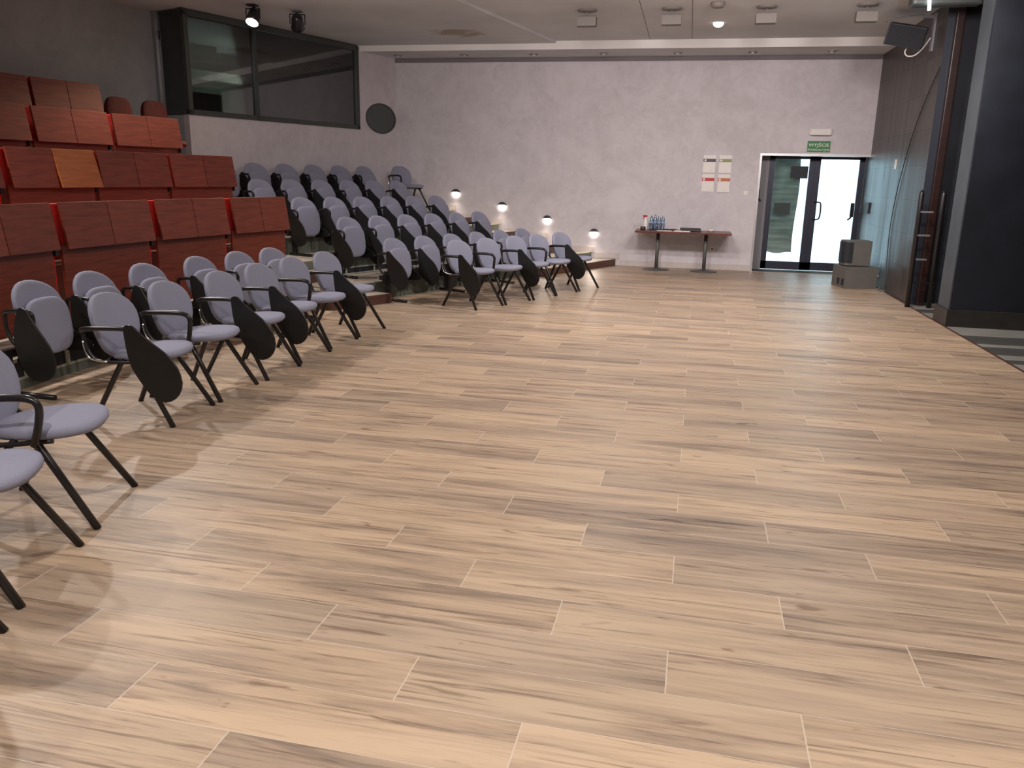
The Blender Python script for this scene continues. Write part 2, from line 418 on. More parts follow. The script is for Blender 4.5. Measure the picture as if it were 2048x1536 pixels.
# right-hand dark wall, recess, pillar and dark side room
struct('wall_right', MB().box(XR, XR+.17, 11.66, 15.67, 0, ZC), M['panel'])
struct('wall_right', MB().box(XR-.002, XR+.17, 11.65, 11.66, 0, ZC), M['navy'])
struct('wall_right', MB().box(XR+.17, 7, 11.9, 12.0, 0, ZC), M['black'])
struct('wall_right', MB().box(XR+.17, XR+.19, 11.64, 11.9, 0, ZC), M['black'])
struct('wall_right', MB().box(6.9, 7, -4, 11.9, 0, ZC), M['black'])
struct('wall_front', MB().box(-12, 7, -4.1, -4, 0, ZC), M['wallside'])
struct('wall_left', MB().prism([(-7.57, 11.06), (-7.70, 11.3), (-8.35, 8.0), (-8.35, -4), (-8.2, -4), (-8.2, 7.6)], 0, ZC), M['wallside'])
pm = MB().box(2.985, 6.9, 9.95, 10.0, .19, ZC)
struct('wall_right', pm, M['pillar'])
struct('wall_right', MB().box(2.985, 3.02, 10.0, 10.40, .19, ZC), M['pillar_side'])
struct('wall_right', MB().box(3.02, 6.9, 10.0, 10.40, .0, ZC), M['black'])
struct('baseboard_right', MB().prism([(2.955, 9.92), (6.9, 9.80), (6.9, 9.95), (2.985, 9.95), (2.985, 10.42), (2.955, 10.42)], 0, .19), M['skirt'])
# brown post in the recess
tag(MB().box(3.055, 3.15, 11.57, 11.645, 0, ZC).build('recess_post', M['postred'], bevel=.012), 'dark red brown full height post in the gap beside the pillar', 'post')

# control-room wall at 19 degrees: local frame, s runs from the corner towards the camera
A19 = rad(19); P = Vector((-5.45, YB, 0))
tw = Vector((-sin(A19), -cos(A19), 0)); nw = Vector((-cos(A19), sin(A19), 0))   # along (to the camera), into the wall
def W(s, d, z): q = P+tw*s+nw*d; return (q.x, q.y, z)
def wbox(mb, s0, s1, d0, d1, z0, z1):
    return mb.quadbox([W(s0,d0,z0), W(s1,d0,z0), W(s1,d1,z0), W(s0,d1,z0), W(s0,d0,z1), W(s1,d0,z1), W(s1,d1,z1), W(s0,d1,z1)])
SL, SR = 4.62, 1.04; WZ0, WZ1 = 2.31, 3.68
struct('wall_left', wbox(MB(), 0, SL, 0, .12, 0, WZ0), M['wall'])
struct('wall_left', wbox(MB(), 0, SR, 0, .12, WZ0, ZC), M['wall'])
struct('wall_left', wbox(MB(), SR, SL, 0, .12, WZ1, ZC), M['winframe'])
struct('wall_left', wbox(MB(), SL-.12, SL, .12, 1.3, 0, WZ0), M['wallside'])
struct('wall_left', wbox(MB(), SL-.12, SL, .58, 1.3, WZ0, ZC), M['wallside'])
# window frame and panes
wf = MB()
wbox(wf, SR, SL, -.02, .08, WZ0, WZ0+.07); wbox(wf, SR, SL, -.02, .08, WZ1-.07, WZ1)
wbox(wf, SR, SR+.07, -.02, .08, WZ0, WZ1); wbox(wf, 3.33, 3.39, -.02, .08, WZ0, WZ1)
wbox(wf, SL-.07, SL, -.02, .05, WZ0, WZ1)
wbox(wf, SL-.05, SL+.01, .05, .58, WZ0, WZ0+.05)
wr = empty('window_1', W(2.8, 0, WZ0)); wr['kind'] = 'structure'
wfo = wf.build('window_frame', M['winframe'])
gp = MB(); wbox(gp, SR+.07, 3.33, .02, .03, WZ0+.07, WZ1-.07)
g1 = gp.build('window_pane', M['cglass'])
gp = MB(); wbox(gp, 3.39, SL-.07, .02, .03, WZ0+.07, WZ1-.07)
g2 = gp.build('window_pane', M['cglass'])
gp = MB(); wbox(gp, SL-.03, SL-.02, .06, .56, WZ0+.05, ZC)
g3 = gp.build('window_pane', M['cglass'])
gp = MB(); wbox(gp, SL-.04, SL+.02, .56, .585, WZ0-.1, ZC)
g4 = gp.build('window_edge_strip', M['steel'])
for o in (wfo, g1, g2, g3, g4):
    o.parent = wr; o.matrix_parent_inverse = Matrix.Translation(-Vector(W(2.8, 0, WZ0)))
# room behind the glass
struct('wall_control_room', wbox(MB(), -.2, SL+.6, 2.6, 2.7, 2.0, ZC), M['ctrl'])
struct('wall_control_room', wbox(MB(), .9, 1.0, .12, 2.6, 2.0, ZC), M['ctrl'])
struct('floor', wbox(MB(), .9, SL-.12, .12, 2.6, 2.0, 2.1), M['ctrl'])
o = wbox(MB(), 3.0, 4.3, 1.2, 1.8, 2.1, 2.75).build('equipment_cabinet', M['black'], bevel=.02)
tag(o, 'dark equipment cabinet behind the control room glass', 'cabinet')
o = wbox(MB(), 1.2, 4.4, 2.0, 2.3, 3.05, 3.2).build('reflection_bar', M['ctrlreflect'])  # added bar, mostly imitating the soffit's reflection in the glass
tag(o, 'pale bar behind the control room glass, standing in for the soffit reflection', 'beam')
# oval window
def wall_lathe(sc, zc, a, b_, d0, d1, name, mat, parent, hole=None):
    mb = MB(); n = 40
    def ring(ka, kb, d): return [mb.bm.verts.new(W(sc+ka*cos(2*pi*i/n), d, zc+kb*sin(2*pi*i/n))) for i in range(n)]
    if hole:
        R = [ring(a, b_, d0), ring(hole[0], hole[1], d0), ring(hole[0], hole[1], d1), ring(a, b_, d1)]
        for q in range(4):
            A_, B_ = R[q], R[(q+1) % 4]
            for i in range(n):
                j = (i+1) % n; mb.bm.faces.new((A_[i], A_[j], B_[j], B_[i]))
    else:
        A_, B_ = ring(a, b_, d0), ring(a, b_, d1)
        mb.bm.faces.new(A_); mb.bm.faces.new(B_[::-1])
        for i in range(n):
            j = (i+1) % n; mb.bm.faces.new((A_[i], A_[j], B_[j], B_[i]))
    return mb.build(name, mat, parent)
ow = empty('window_2', (0, 0, 0)); ow['kind'] = 'structure'
wall_lathe(.45, 2.53, .42, .265, -.012, .0, 'window_frame', M['winframe'], ow, hole=(.395, .24))
wall_lathe(.45, 2.53, .395, .24, -.004, .0, 'window_pane', M['oval'], ow)

# baseboards on the end wall, stepping with the aisle
struct('baseboard_back', MB().box(-1.16, DX0-.01, YB-.015, YB, 0, .10), M['skirtw'])
BX = [-1.63, -2.515, -3.40, -4.285]
for i, bx in enumerate(BX):
    z = .2275*(i+1)
    struct('baseboard_back', MB().box(bx-.885, bx, YB-.015, YB, z, z+.10), M['skirtw'])
struct('baseboard_back', MB().box(-1.63, -1.16, YB-.015, YB, .12, .2275), M['skirtw'])

# ------------------------------------------------------------------ door
dr = empty('door_1', (1.2, YB+.33, 0)); dr['kind'] = 'structure'
YD = YB+.33
def dpart(name, mb, mat, parent=dr):
    o = mb.build(name, mat, parent); o.matrix_parent_inverse = Matrix.Translation((-1.2, -YD, 0)) if parent is dr else Matrix.Identity(4); return o
fr = MB().box(1.17, 1.205, YB-.02, YB+.45, 0, 1.99); fr.box(1.17, XR, YB-.02, YB+.10, 1.99, 2.03)
dpart('door_frame', fr, M['steel'])
dpart('side_panel', MB().box(1.205, 1.37, YD, YD+.05, 0, 2.0), M['greypanel'])
def leaf(x0, x1, hand):
    mb = MB()
    w = .092
    mb.box(x0, x0+w, YD, YD+.05, .02, 2.0).box(x1-w, x1, YD, YD+.05, .02, 2.0).box(x0, x1, YD, YD+.05, .02, .16).box(x0, x1, YD, YD+.05, 1.95, 2.0)
    o = dpart('door_leaf', mb, M['anth'])
    g = MB().box(x0+w, x1-w, YD+.02, YD+.03, .16, 1.95).build('glass_pane', M['glass'], o)
    return o
l1 = leaf(1.37, 2.139, 0); l2 = leaf(2.141, 2.965, 1)
hx = 2.23
hb = MB().tube(smooth_path([(hx-.04, YD, 1.22), (hx, YD-.05, 1.22), (hx+.06, YD-.07, 1.19), (hx+.06, YD-.07, .96), (hx, YD-.05, .92), (hx-.04, YD, .92)], 5), .014)
hb.build('door_handle', M['anth'], l2)
hb = MB().tube([(1.235, YD, 1.42), (1.235, YD-.04, 1.41), (1.235, YD-.04, 1.26), (1.27, YD-.05, 1.22)], .013)
dpart('door_handle', hb, M['blackmetal'])
hb = MB().box(2.80, 2.86, YD-.02, YD, .98, 1.22).tube([(2.84, YD-.01, 1.0), (2.80, YD-.07, .96), (2.76, YD-.08, .93)], .014)
hb.build('door_handle', M['blackmetal'], l2)
struct('trim_9', MB().box(DX0, XR, YB+.0, YB+.45, .0, .004), M['stone_d'])
tag(MB().box(1.74, 2.03, YD-.012, YD-.001, 1.62, 1.83).build('black_notice', M['black'], bevel=.004), 'black box sign on the left door glass near the top', 'sign')
tag(MB().box(1.52, 1.80, YD+.055, YD+.065, .99, 1.19).build('tape_patch', M['stone_d']), 'dark grey square patch on the sheet behind the left door', 'patch')
# sheets hung outside
def sheet(name, x0, x1, y, z0, z1, mat, amp, seed):
    bm = bmesh.new(); nx, nz = 40, 40; rnd = random.Random(seed); ph = [rnd.uniform(0, 6) for _ in range(6)]
    vs = []
    for j in range(nz+1):
        for i in range(nx+1):
            a = i/nx; b_ = j/nz
            d = amp*(sin(9*a+ph[0]+2*b_)+.6*sin(21*a+ph[1]-5*b_)+.5*sin(13*b_+ph[2]+6*a)+.3*sin(31*b_+ph[3]))
            vs.append(bm.verts.new((x0+(x1-x0)*a+.02*sin(7*b_+ph[4]), y+d, z0+(z1-z0)*b_+.015*sin(8*a+ph[5]))))
    for j in range(nz):
        for i in range(nx):
            q = j*(nx+1)+i; f = bm.faces.new((vs[q], vs[q+1], vs[q+nx+2], vs[q+nx+1])); f.smooth = True
    me = bpy.data.meshes.new(name); bm.to_mesh(me); bm.free(); me.materials.append(mat)
    o = bpy.data.objects.new(name, me); C.objects.link(o)
    md = o.modifiers.new('t', 'SOLIDIFY'); md.thickness = .002
    return o
tag(sheet('tarpaulin', 1.36, 1.92, YD+.22, .30, 2.3, M['sheet_g'], .010, 3), 'grey green tarpaulin hanging behind the left glass door', 'tarpaulin')
tag(sheet('plastic_sheet', 1.30, 3.6, YD+.55, .0, 2.4, M['sheet_w'], .045, 5), 'bright white plastic sheet hanging behind the right glass door', 'plastic sheet')
struct('floor_outside', MB().box(-3, 8, 15.7, 24, -.1, -.005), M['outside'])

# ------------------------------------------------------- tiered right block
a21 = rad(21); T = Vector((sin(a21), cos(a21), 0)); NN = Vector((cos(a21), -sin(a21), 0)); P0 = Vector((-3.68, 9.93, 0))
def RB(s, d, z=0): q = P0+T*s+NN*d; return Vector((q.x, q.y, z))
RS = .2275; DS = .826
def swall(d, y=YB):   # s where line offset d meets the end wall
    return (y - P0.y - NN.y*d)/T.y
pf = empty('seating_platform', (P0.x, P0.y, 0), 0, 'stepped concrete platform with pale treads under the right-hand block of grey seats', 'platform')
PINV = Matrix.Translation((-P0.x, -P0.y, 0))
def ppart(name, mb, mat, par=pf, inv=PINV):
    o = mb.build(name, mat, par); o.matrix_parent_inverse = inv; return o
for kk in range(4):
    d0 = -DS*kk; d1 = -DS*(kk+1); z = RS*(kk+1); s0 = -1.06
    if kk == 3: d1 = -DS*4+.02
    se0 = swall(d0)-.03; se1 = swall(d1)-.03
    pts = [RB(s0, d0-.02), RB(se0, d0-.02), RB(se1, d1-.02), RB(s0, d1-.02)]
    if kk == 3: pts = [RB(s0+.9, d0-.02), RB(se0, d0-.02), RB(se1-.1, d1+.0), RB(.3, d1+.0)]
    ppart('tier', MB().prism([(q.x, q.y) for q in pts], 0, z), M['tread'])
    # riser face
    rs0 = -1.06 if kk < 3 else -.16
    mb = MB(); zb = z-RS
    m8 = lambda sa, sb, da, db, za, zb_: [RB(sa,db,za), RB(sb,db,za), RB(sb,da,za), RB(sa,da,za), RB(sa,db,zb_), RB(sb,db,zb_), RB(sb,da,zb_), RB(sa,da,zb_)]
    if kk == 1:
        mb.quadbox(m8(rs0, se0, d0-.02, d0, z-.13, z-.004))
        ppart('riser', mb, M['riser'])
        mb = MB(); mb.quadbox(m8(rs0, se0, d0-.018, d0, z-.145, z-.131)); mb.quadbox(m8(rs0, se0, d0-.018, d0, zb, zb+.014))
        s_ = rs0
        while s_ < 3.2:
            mb.quadbox(m8(s_, s_+.03, d0-.018, d0, zb+.014, z-.145)); s_ += .55
        ppart('vent_frame', mb, M['cream'])
        mb = MB(); mb.quadbox(m8(rs0, se0, d0-.0199, d0-.012, zb+.001, z-.146)); ppart('vent_grille', mb, M['black'])
    else:
        mb.quadbox(m8(rs0, se0, d0-.02, d0, zb, z-.004)); ppart('riser', mb, M['riser'])
# aisle half steps
def step(kk, s0, s1, dp0, dp1, mat, label, s1b=None):
    if s1b is None: s1b = s1
    d0 = -DS*kk+.001; z0 = RS*kk+.0005
    mb = MB()
    pts = [RB(s0, d0), RB(s0, d0+dp0), RB(s1b, d0+dp1), RB(s1, d0)]
    mb.prism([(q.x, q.y) for q in pts], z0, z0+.115)
    o = mb.build('aisle_step', mat, bevel=.006); tag(o, label, 'step'); 
    # pale top
    pts = [RB(s0+.01, d0+.006), RB(s0+.01, d0+dp0-.02), RB(s1b-.02, d0+dp1-.02), RB(s1-.02, d0+.006)]
    c = MB().prism([(q.x, q.y) for q in pts], z0+.1152, z0+.1165).build('tread', M['tread'], o)
step(0, -1.24, -.32, .18, .30, M['brown'], 'brown half step on the floor between the red and grey seat blocks')
step(1, -1.03, -.42, .30, .30, M['brown'], 'brown half step on the first tier at the near end of the grey seats')
step(2, -1.03, -.62, .30, .30, M['cream'], 'cream half step on the second tier next to the red seats')
WL = ['lowest brown half step under the wall lights, standing on the wood floor',
      'second brown half step up the aisle beside the end wall',
      'third half step up the aisle beside the end wall', 'highest half step in the aisle beside the end wall']
for kk in range(4):
    d0 = -DS*kk
    step(kk, 3.40, swall(d0)-.03, .30, .42, M['brown'], WL[kk], swall(d0+.42)-.03)
struct('floor', MB().prism([(-5.5, 15.1), (-6.9, 10.9), (-8.0, 11.2), (-8, 15.1)], 0, .1), M['riser'])

# ------------------------------------------------------- centre block platform (arc)
CX, CY = 9.0, 5.5
def ARC(Rr, ph, z=0): return Vector((CX-Rr*cos(ph), CY+Rr*sin(ph), z))
def arcslab(mb, R0, R1, p0, p1, z0, z1, n=18):
    pts = [ARC(R0, p0+(p1-p0)*i/n) for i in range(n+1)]+[ARC(R1, p1-(p1-p0)*i/n) for i in range(n+1)]
    return mb.prism([(q.x, q.y) for q in pts], z0, z1)
cp = empty('seating_platform', (-4.5, 5.5, 0), 0, 'curved stepped platform carrying the red wooden seat rows', 'platform')
CINV = Matrix.Translation((4.5, -5.5, 0)); E0, E1 = rad(-16), rad(14.4)
RR = [14.1, 14.9, 15.7, 16.5]
for i, (R0, R1, z) in enumerate(((13.62, 14.72, .2275), (14.72, 15.52, .67), (15.52, 16.32, 1.11), (16.32, 17.0, 1.55))):
    e1 = E1 if i < 3 else rad(16.8)
    ppart('tier', arcslab(MB(), R0, R1 if i < 3 else 16.85, E0 if i < 3 else 0, e1, 0, z), M['tread'] if i == 0 else M['brown'], cp, CINV)
ppart('riser', arcslab(MB(), 13.60, 13.62, E0, E1, 0, .07), M['riser'], cp, CINV)
ppart('vent_grille', arcslab(MB(), 13.612, 13.62, E0, E1, .071, .2), M['black'], cp, CINV)
vf = arcslab(MB(), 13.60, 13.62, E0, E1, .0705, .088); arcslab(vf, 13.60, 13.62, E0, E1, .2, .2275)
for i in range(17):
    a = E0+(E1-E0)*(i+.4)/17; arcslab(vf, 13.60, 13.612, a, a+.003, .088, .2, 1)
ppart('vent_frame', vf, M['cream'], cp, CINV)

# ------------------------------------------------------- red wooden seat pairs
ORD = ['first', 'second', 'third', 'fourth', 'fifth', 'sixth', 'seventh', 'eighth']
RB_TOP = [1.268, 1.72, 2.155, 2.53]; RB_BOT = [.888, 1.365, 1.805, 2.13]; RB_BASE = [.23, .672, 1.112, 1.552]
UN = [[(-2.9, 1.50), (1.86, 6.22), (6.58, 10.62), (10.98, 14.6)],
      [(-1.0, 2.78), (3.12, 7.0), (7.12, 10.78), (10.92, 14.62)],
      [(3.3, 6.92), (7.16, 10.66), (10.88, 14.40)],
      [(5.9, 9.55), (9.68, 12.86)]]
RN = ['lowest', 'second lowest', 'second highest', 'highest']
for ri in range(4):
    for ui, (pa, pb) in enumerate(UN[ri]):
        pa, pb = rad(pa), rad(pb); pm_ = (pa+pb)/2; R0 = RR[ri]
        base = ARC(R0, pm_, RB_BASE[ri])
        n_ = len(UN[ri]); place = 'nearest the aisle' if ui == n_-1 else ('next to the end one' if ui == n_-2 else ('at the left edge of the photo' if ui == 0 else 'next to the leftmost pair'))
        if n_ == 2: place = 'at the right end' if ui else 'at the left edge of the photo'
        eR = max(.01, ((rad(UN[ri][ui+1][0])-pb)*R0/2-.004) if ui < n_-1 else .012); eL = max(.01, ((pa-rad(UN[ri][ui-1][1]))*R0/2-.004) if ui else .012)
        root = empty('folding_seat_pair', base, -pm_, 'reddish wooden seat pair %s, %s red row' % (place, RN[ri]), 'seat', 'red wooden seat pairs in the centre block')
        w = (pb-pa)*R0; h = w/2; zt = RB_TOP[ri]-base.z; zb = RB_BOT[ri]-base.z
        def PB(y0, y1, x0, x1, za, zb_, xs=0):   # xs: forward shift of the lower edge
            return [(x0+xs, y0, za), (x1+xs, y0, za), (x1+xs, y1, za), (x0+xs, y1, za), (x0, y0, zb_), (x1, y0, zb_), (x1, y1, zb_), (x0, y1, zb_)]
        for sgn in (0, 1):
            y0 = -h+sgn*h+.004; y1 = y0+h-.008
            xs = .06
            mat = M['mahog']
            if ri == 1 and ui == 1 and sgn == 1: xs = .095; mat = M['litwood']
            mb = MB(); mb.quadbox(PB(y0, y1, -.022, 0, zb, zt, xs)); 
            o = mb.build('seat_panel', mat, root, bevel=.003)
            if mat is M['litwood']: o['label'] = 'loose hanging panel with orange light in its colour'
        mb = MB().box(-.045, -.02, -h+.01, h-.01, .02, zb+.03); mb.build('front_panel', M['mahog'], root)
        mb = MB().box(-.12, -.055, -h-eL, h+eR, zb-.02, zt-.01); mb.build('backrest', M['red'], root, bevel=.015)
        mb = MB().box(-.05, .0, h, h+eR, zb-.05, zb+.10); mb.build('hinge_bracket', M['blackmetal'], root)
        mb = MB().box(-.09, -.05, h-.0, h+eR, .0, zb-.02); mb.build('side_upholstery', M['red'] if ri < 2 else M['darkred'], root)
for i, (pa, pb) in enumerate(((13.05, 14.35), (14.78, 16.35))):
    pm_ = rad((pa+pb)/2); base = ARC(16.5, pm_, 1.555)
    root = empty('auditorium_seat', base, -pm_, ['dark red padded seat back beside the highest wooden pair', 'dark red padded seat back nearest the control room glass'][i], 'seat', 'bare dark red seats on the top row')
    MB().pad(soval(.2, .26, 3.6, .0), .07, lambda x, y, z: Vector((z-.02*y, x, .60+y))).build('backrest', M['darkred'], root)
    MB().pad(soval(.2, .2, 3.2, .0), .07, lambda x, y, z: Vector((.22+y, x, .32+z))).build('seat', M['darkred'], root)
    MB().box(.05, .3, -.02, .02, 0, .30).build('leg', M['blackmetal'], root)

# ------------------------------------------------------- chairs
def back_fn(xc, zc, tilt, curve=.55):
    def f(x, y, z):   # x across, y up, z forward thickness
        return Vector((xc - y*sin(tilt) + z*cos(tilt) + curve*x*x, x, zc + y*cos(tilt) + z*sin(tilt)))
    return f
def tablet_mb(x0, z0, sc=1.0, y=-.285, th=.016, rot=0.0, flat=1.0):
    pts = [(-.015, .02), (.03, .03), (.07, -.005), (.15, -.07), (.24, -.135), (.305, -.215), (.33, -.31), (.305, -.385), (.25, -.43), (.18, -.435), (.115, -.385), (.06, -.31), (.015, -.23), (-.005, -.15), (-.015, -.06)]
    P2 = []
    for i in range(len(pts)):
        p0, p1, p2, p3 = (Vector((*pts[(i+q) % len(pts)], 0)) for q in (-1, 0, 1, 2))
        for t in (0, .5):
            q = .5*((2*p1)+(-p0+p2)*t+(2*p0-5*p1+4*p2-p3)*t*t+(-p0+3*p1-3*p2+p3)*t**3); P2.append((q.x*flat, q.y))
    c, s_ = cos(rot), sin(rot)
    P3 = [(x0+sc*(px*c-pz*s_), z0+sc*(px*s_+pz*c)) for px, pz in P2]
    mb = MB()
    Mx = Matrix(((1, 0, 0, 0), (0, 0, 1, y), (0, 1, 0, 0), (0, 0, 0, 1)))
    mb.prism(P3, -th/2, th/2, Mx); return mb
def loose(tablet):
    r = empty('conference_chair')
    MB().pad(soval(.235, .225, 2.4, -.10), .06, lambda x, y, z: Vector((.04+x*1.0-.0*y, y*1.0*(1+.12*x/.235), .425+z+.03*(x/.235)*.4-.22*max(0, x-.14)**1.6))).build('seat', M['fabric'], r)
    MB().pad(soval(.225, .208, 2.25, .10), .055, back_fn(-.245, .582, rad(14), 1.0)).build('backrest', M['fabric'], r)
    for sx in (1, -1):
        for sy in (1, -1):
            x1 = .285 if sx > 0 else -.25
            MB().tube([(.035*sx, .195*sy, .40), (.06*sx, .205*sy, .375), (x1, .255*sy, .0)], .0165, 8).build('leg', M['blackmetal'], r)
    mb = MB()
    for sy in (1, -1):
        MB().tube(smooth_path([(.12, .20*sy, .395), (-.08, .215*sy, .385), (-.20, .235*sy, .40), (-.255, .24*sy, .48), (-.275, .232*sy, .60)], 5), .012, 8).build('support_tube', M['blackmetal'], r)
        MB().tube(smooth_path([(-.268, .250*sy, .52), (-.255, .252*sy, .45), (-.225, .250*sy, .41), (-.13, .232*sy, .389)], 4), .007, 6).build('chrome_bracket', M['chrome'], r)
    mb.tube([(.03, -.2, .395), (.03, .2, .395)], .011, 6)
    mb.build('crossbar', M['blackmetal'], r)
    mb = MB().tube(smooth_path([(-.275, -.25, .585), (-.20, -.285, .605), (-.05, -.292, .615), (.07, -.292, .612), (.115, -.29, .58), (.105, -.28, .50), (.06, -.245, .39)], 5), .0165, 8)
    mb.build('armrest', M['blackmetal'], r)
    if tablet:
        tablet_mb(.075, .615, 1.0, y=-.318).build('writing_tablet', M['blackplastic'], r, bevel=.004)
    return r
def folded(tablet):
    r = empty('tip_up_chair')
    MB().pad(soval(.225, .205, 2.15, .06), .055, back_fn(.035, .568, rad(15), 1.0)).build('backrest', M['fabric'], r)
    MB().pad(soval(.205, .20, 3.0, .07), .055, lambda x, y, z: Vector((.150+z-.16*y, x, .452+y))).build('seat', M['fabric'], r)
    mb = MB().tube(smooth_path([(-.01, -.235, .56), (.06, -.28, .59), (.19, -.288, .60), (.25, -.288, .58), (.24, -.275, .50), (.16, -.25, .36)], 4), .015, 8)
    mb.build('armrest', M['blackmetal'], r)
    for sy in (1, -1):
        mb = MB()
        mb.tube(smooth_path([(.0, .235*sy, .58), (-.0, .24*sy, .46), (.04, .235*sy, .36), (.10, .225*sy, .33)], 4), .014, 6)
        mb.prism([(.04, .22), (.12, .22), (.30, .24), (.30, .29), (.17, .37), (.08, .37)], -.008, .008, Matrix(((1, 0, 0, 0), (0, 0, 1, .222*sy), (0, 1, 0, 0), (0, 0, 0, 1))))
        mb.build('support_frame', M['blackplastic'], r)
    MB().tube([(.285, .232, .265), (.285, .245, .265)], .014, 10).build('chrome_cap', M['chrome'], r)
    if tablet == 1: tablet_mb(.215, .60, .98, y=-.314).build('writing_tablet', M['blackplastic'], r, bevel=.004)
    if tablet == 2: tablet_mb(.19, .60, .95, y=-.314, rot=rad(-24), flat=1.15).build('writing_tablet', M['blackplastic'], r, bevel=.004)
    if tablet == 3: tablet_mb(.135, .60, .98, y=-.322, rot=rad(-10), flat=1.12).build('writing_tablet', M['blackplastic'], r, bevel=.004)
    return r
proto = {}
def place(fn, arg, loc, rz, label, cat, group):
    key = (fn.__name__, arg)
    if key not in proto: o = proto[key] = fn(arg)
    else: o = copy_tree(proto[key])
    o.location = loc; o.rotation_euler = (0, 0, rz)
    return tag(o, label, cat, group)

# loose chairs: (front-feet midpoint x, y, clockwise angle, tablet)
near = [(-2.12, 1.84, -17, 1, 'grey chair beyond the left edge, only a front leg showing at bottom left'),
        (-2.335, 2.475, -17, 0, 'nearest visible grey fabric chair, seat cut by the left edge of the photo'),
        (-2.54, 3.125, -19, 0, 'grey fabric chair with open armrest, second nearest, seat fully visible at the left'),
        (-3.045, 4.54, -4, 1, 'grey fabric chair with the largest visible hanging black tablet'),
        (-3.06, 5.13, -1, 0, 'grey chair with open black armrest just behind the nearest hanging tablet'),
        (-3.04, 5.77, 2, 1, 'grey chair with hanging tablet, fourth from the far end of the near loose row'),
        (-3.05, 6.37, 4, 1, 'grey chair with hanging tablet, third from the far end of the near loose row'),
        (-3.05, 6.98, 5, 0, 'grey chair with open armrest, second from the far end of the near loose row'),
        (-3.01, 7.58, 8, 1, 'grey chair with hanging tablet at the far end of the near loose row')]
for (x, y, a, tb, lab) in near:
    a = rad(a)
    place(loose, tb, (x-.285*cos(a), y+.285*sin(a), 0), -a, lab, 'chair', 'loose grey chairs on the wooden floor')
far = [(-2.26, 9.51, 26, 1, 'grey chair with hanging tablet at the near end of the far loose group of five'),
       (-2.01, 10.02, 25, 0, 'grey chair with open armrest, second from the near end of the far group of five'),
       (-1.76, 10.57, 25, 1, 'grey chair with hanging tablet in the middle of the far group of five'),
       (-1.54, 11.07, 25, 0, 'grey chair with open armrest, second from the far end of the far group of five'),
       (-1.30, 11.62, 25, 1, 'grey chair with hanging tablet at the far end of the far group, nearest the table')]
for (x, y, a, tb, lab) in far:
    a = rad(a)
    place(loose, tb, (x-.285*cos(a), y+.285*sin(a), 0), -a, lab, 'chair', 'loose grey chairs on the wooden floor')
# tip-up chairs in the right block
ROWN = ['lowest', 'second lowest', 'middle', 'second highest', 'highest']
SROW = [[a_+b_*i for i in range(6)] for a_, b_ in ((-.02, .612), (.02, .60), (.01, .592), (-.01, .590), (-.03, .595))]
TAB = [[1, 1, 1, 1, 0, 0], [3, 3, 1, 1, 1, 1], [3, 2, 1, 1, 1, 1], [0, 3, 1, 3, 1, 1], [3, 3, 3, 3, 3, 3]]
POSN = ['nearest the red seats', 'second from the red seats', 'third from the red seats', 'third from the end wall', 'second from the end wall', 'nearest the end wall']
for kk in range(5):
    for i, s_ in enumerate(SROW[kk]):
        q = RB(s_, -DS*kk+.035 if kk < 4 else -DS*4+.10, RS*kk)
        place(folded, TAB[kk][i], q, -a21, 'grey tip-up chair, %s, %s row of right block' % (POSN[i], ROWN[kk]), 'chair', 'grey tip-up chairs of the right block')
    # beam with posts and feet
    d = -DS*kk+.15 if kk < 4 else -DS*4+.2
    q = RB(1.5, d, RS*kk)
    bm_ = empty('seat_beam', q, -a21, 'long black beam on posts carrying the %s row of tip-up chairs in the right block' % ROWN[kk], 'beam', 'chair beams of the right block')
    MB().box(-.03, .03, -1.85, 1.85, .27, .325).build('beam', M['blackmetal'], bm_)
    for yy in (-1.72, -.5, .75, 1.8):
        MB().box(-.035, .035, yy-.02, yy+.02, .0, .27).build('post', M['blackmetal'], bm_)
        if kk == 0 or kk < 4:
            MB().tube([(-.10 if kk else -.12, yy, .02), (.30, yy, .02)], .018, 8).build('foot', M['blackmetal'], bm_)
# lone chair at the top corner
place(loose, 0, RB(3.78, -DS*4+.46, RS*4+.004), -a21-rad(8), 'lone dark grey chair standing loose in the top corner under the oval window', 'chair', 'loose grey chairs on the wooden floor')
# tip-up chairs in front of the red block
for i, (ph, tb) in enumerate(((-4.8, 1), (-2.35, 2), (.25, 3), (2.95, 2), (5.95, 1), (8.45, 0), (10.7, 0))):
    if i == 0: continue
    ph = rad(ph); q = ARC(13.58, ph)
    place(folded, tb, q, -ph, 'grey tip-up chair, %s from the left edge, in front of the red wooden seats' % ORD[i-1], 'chair', 'grey tip-up chairs below the red seats')
ph = rad(4.2); q = ARC(13.43, ph)
bm_ = empty('seat_beam', q, -ph, 'long black beam on posts under the grey chairs in front of the red seats', 'beam')
MB().box(-.03, .03, -1.95, 1.8, .27, .325).build('beam', M['blackmetal'], bm_)
for yy in (-1.85, -.75, .5, 1.7):
    MB().box(-.035, .035, yy-.02, yy+.02, 0, .27).build('post', M['blackmetal'], bm_)
    MB().tube([(-.13, yy, .02), (.38, yy, .02)], .018, 8).build('foot', M['blackmetal'], bm_)

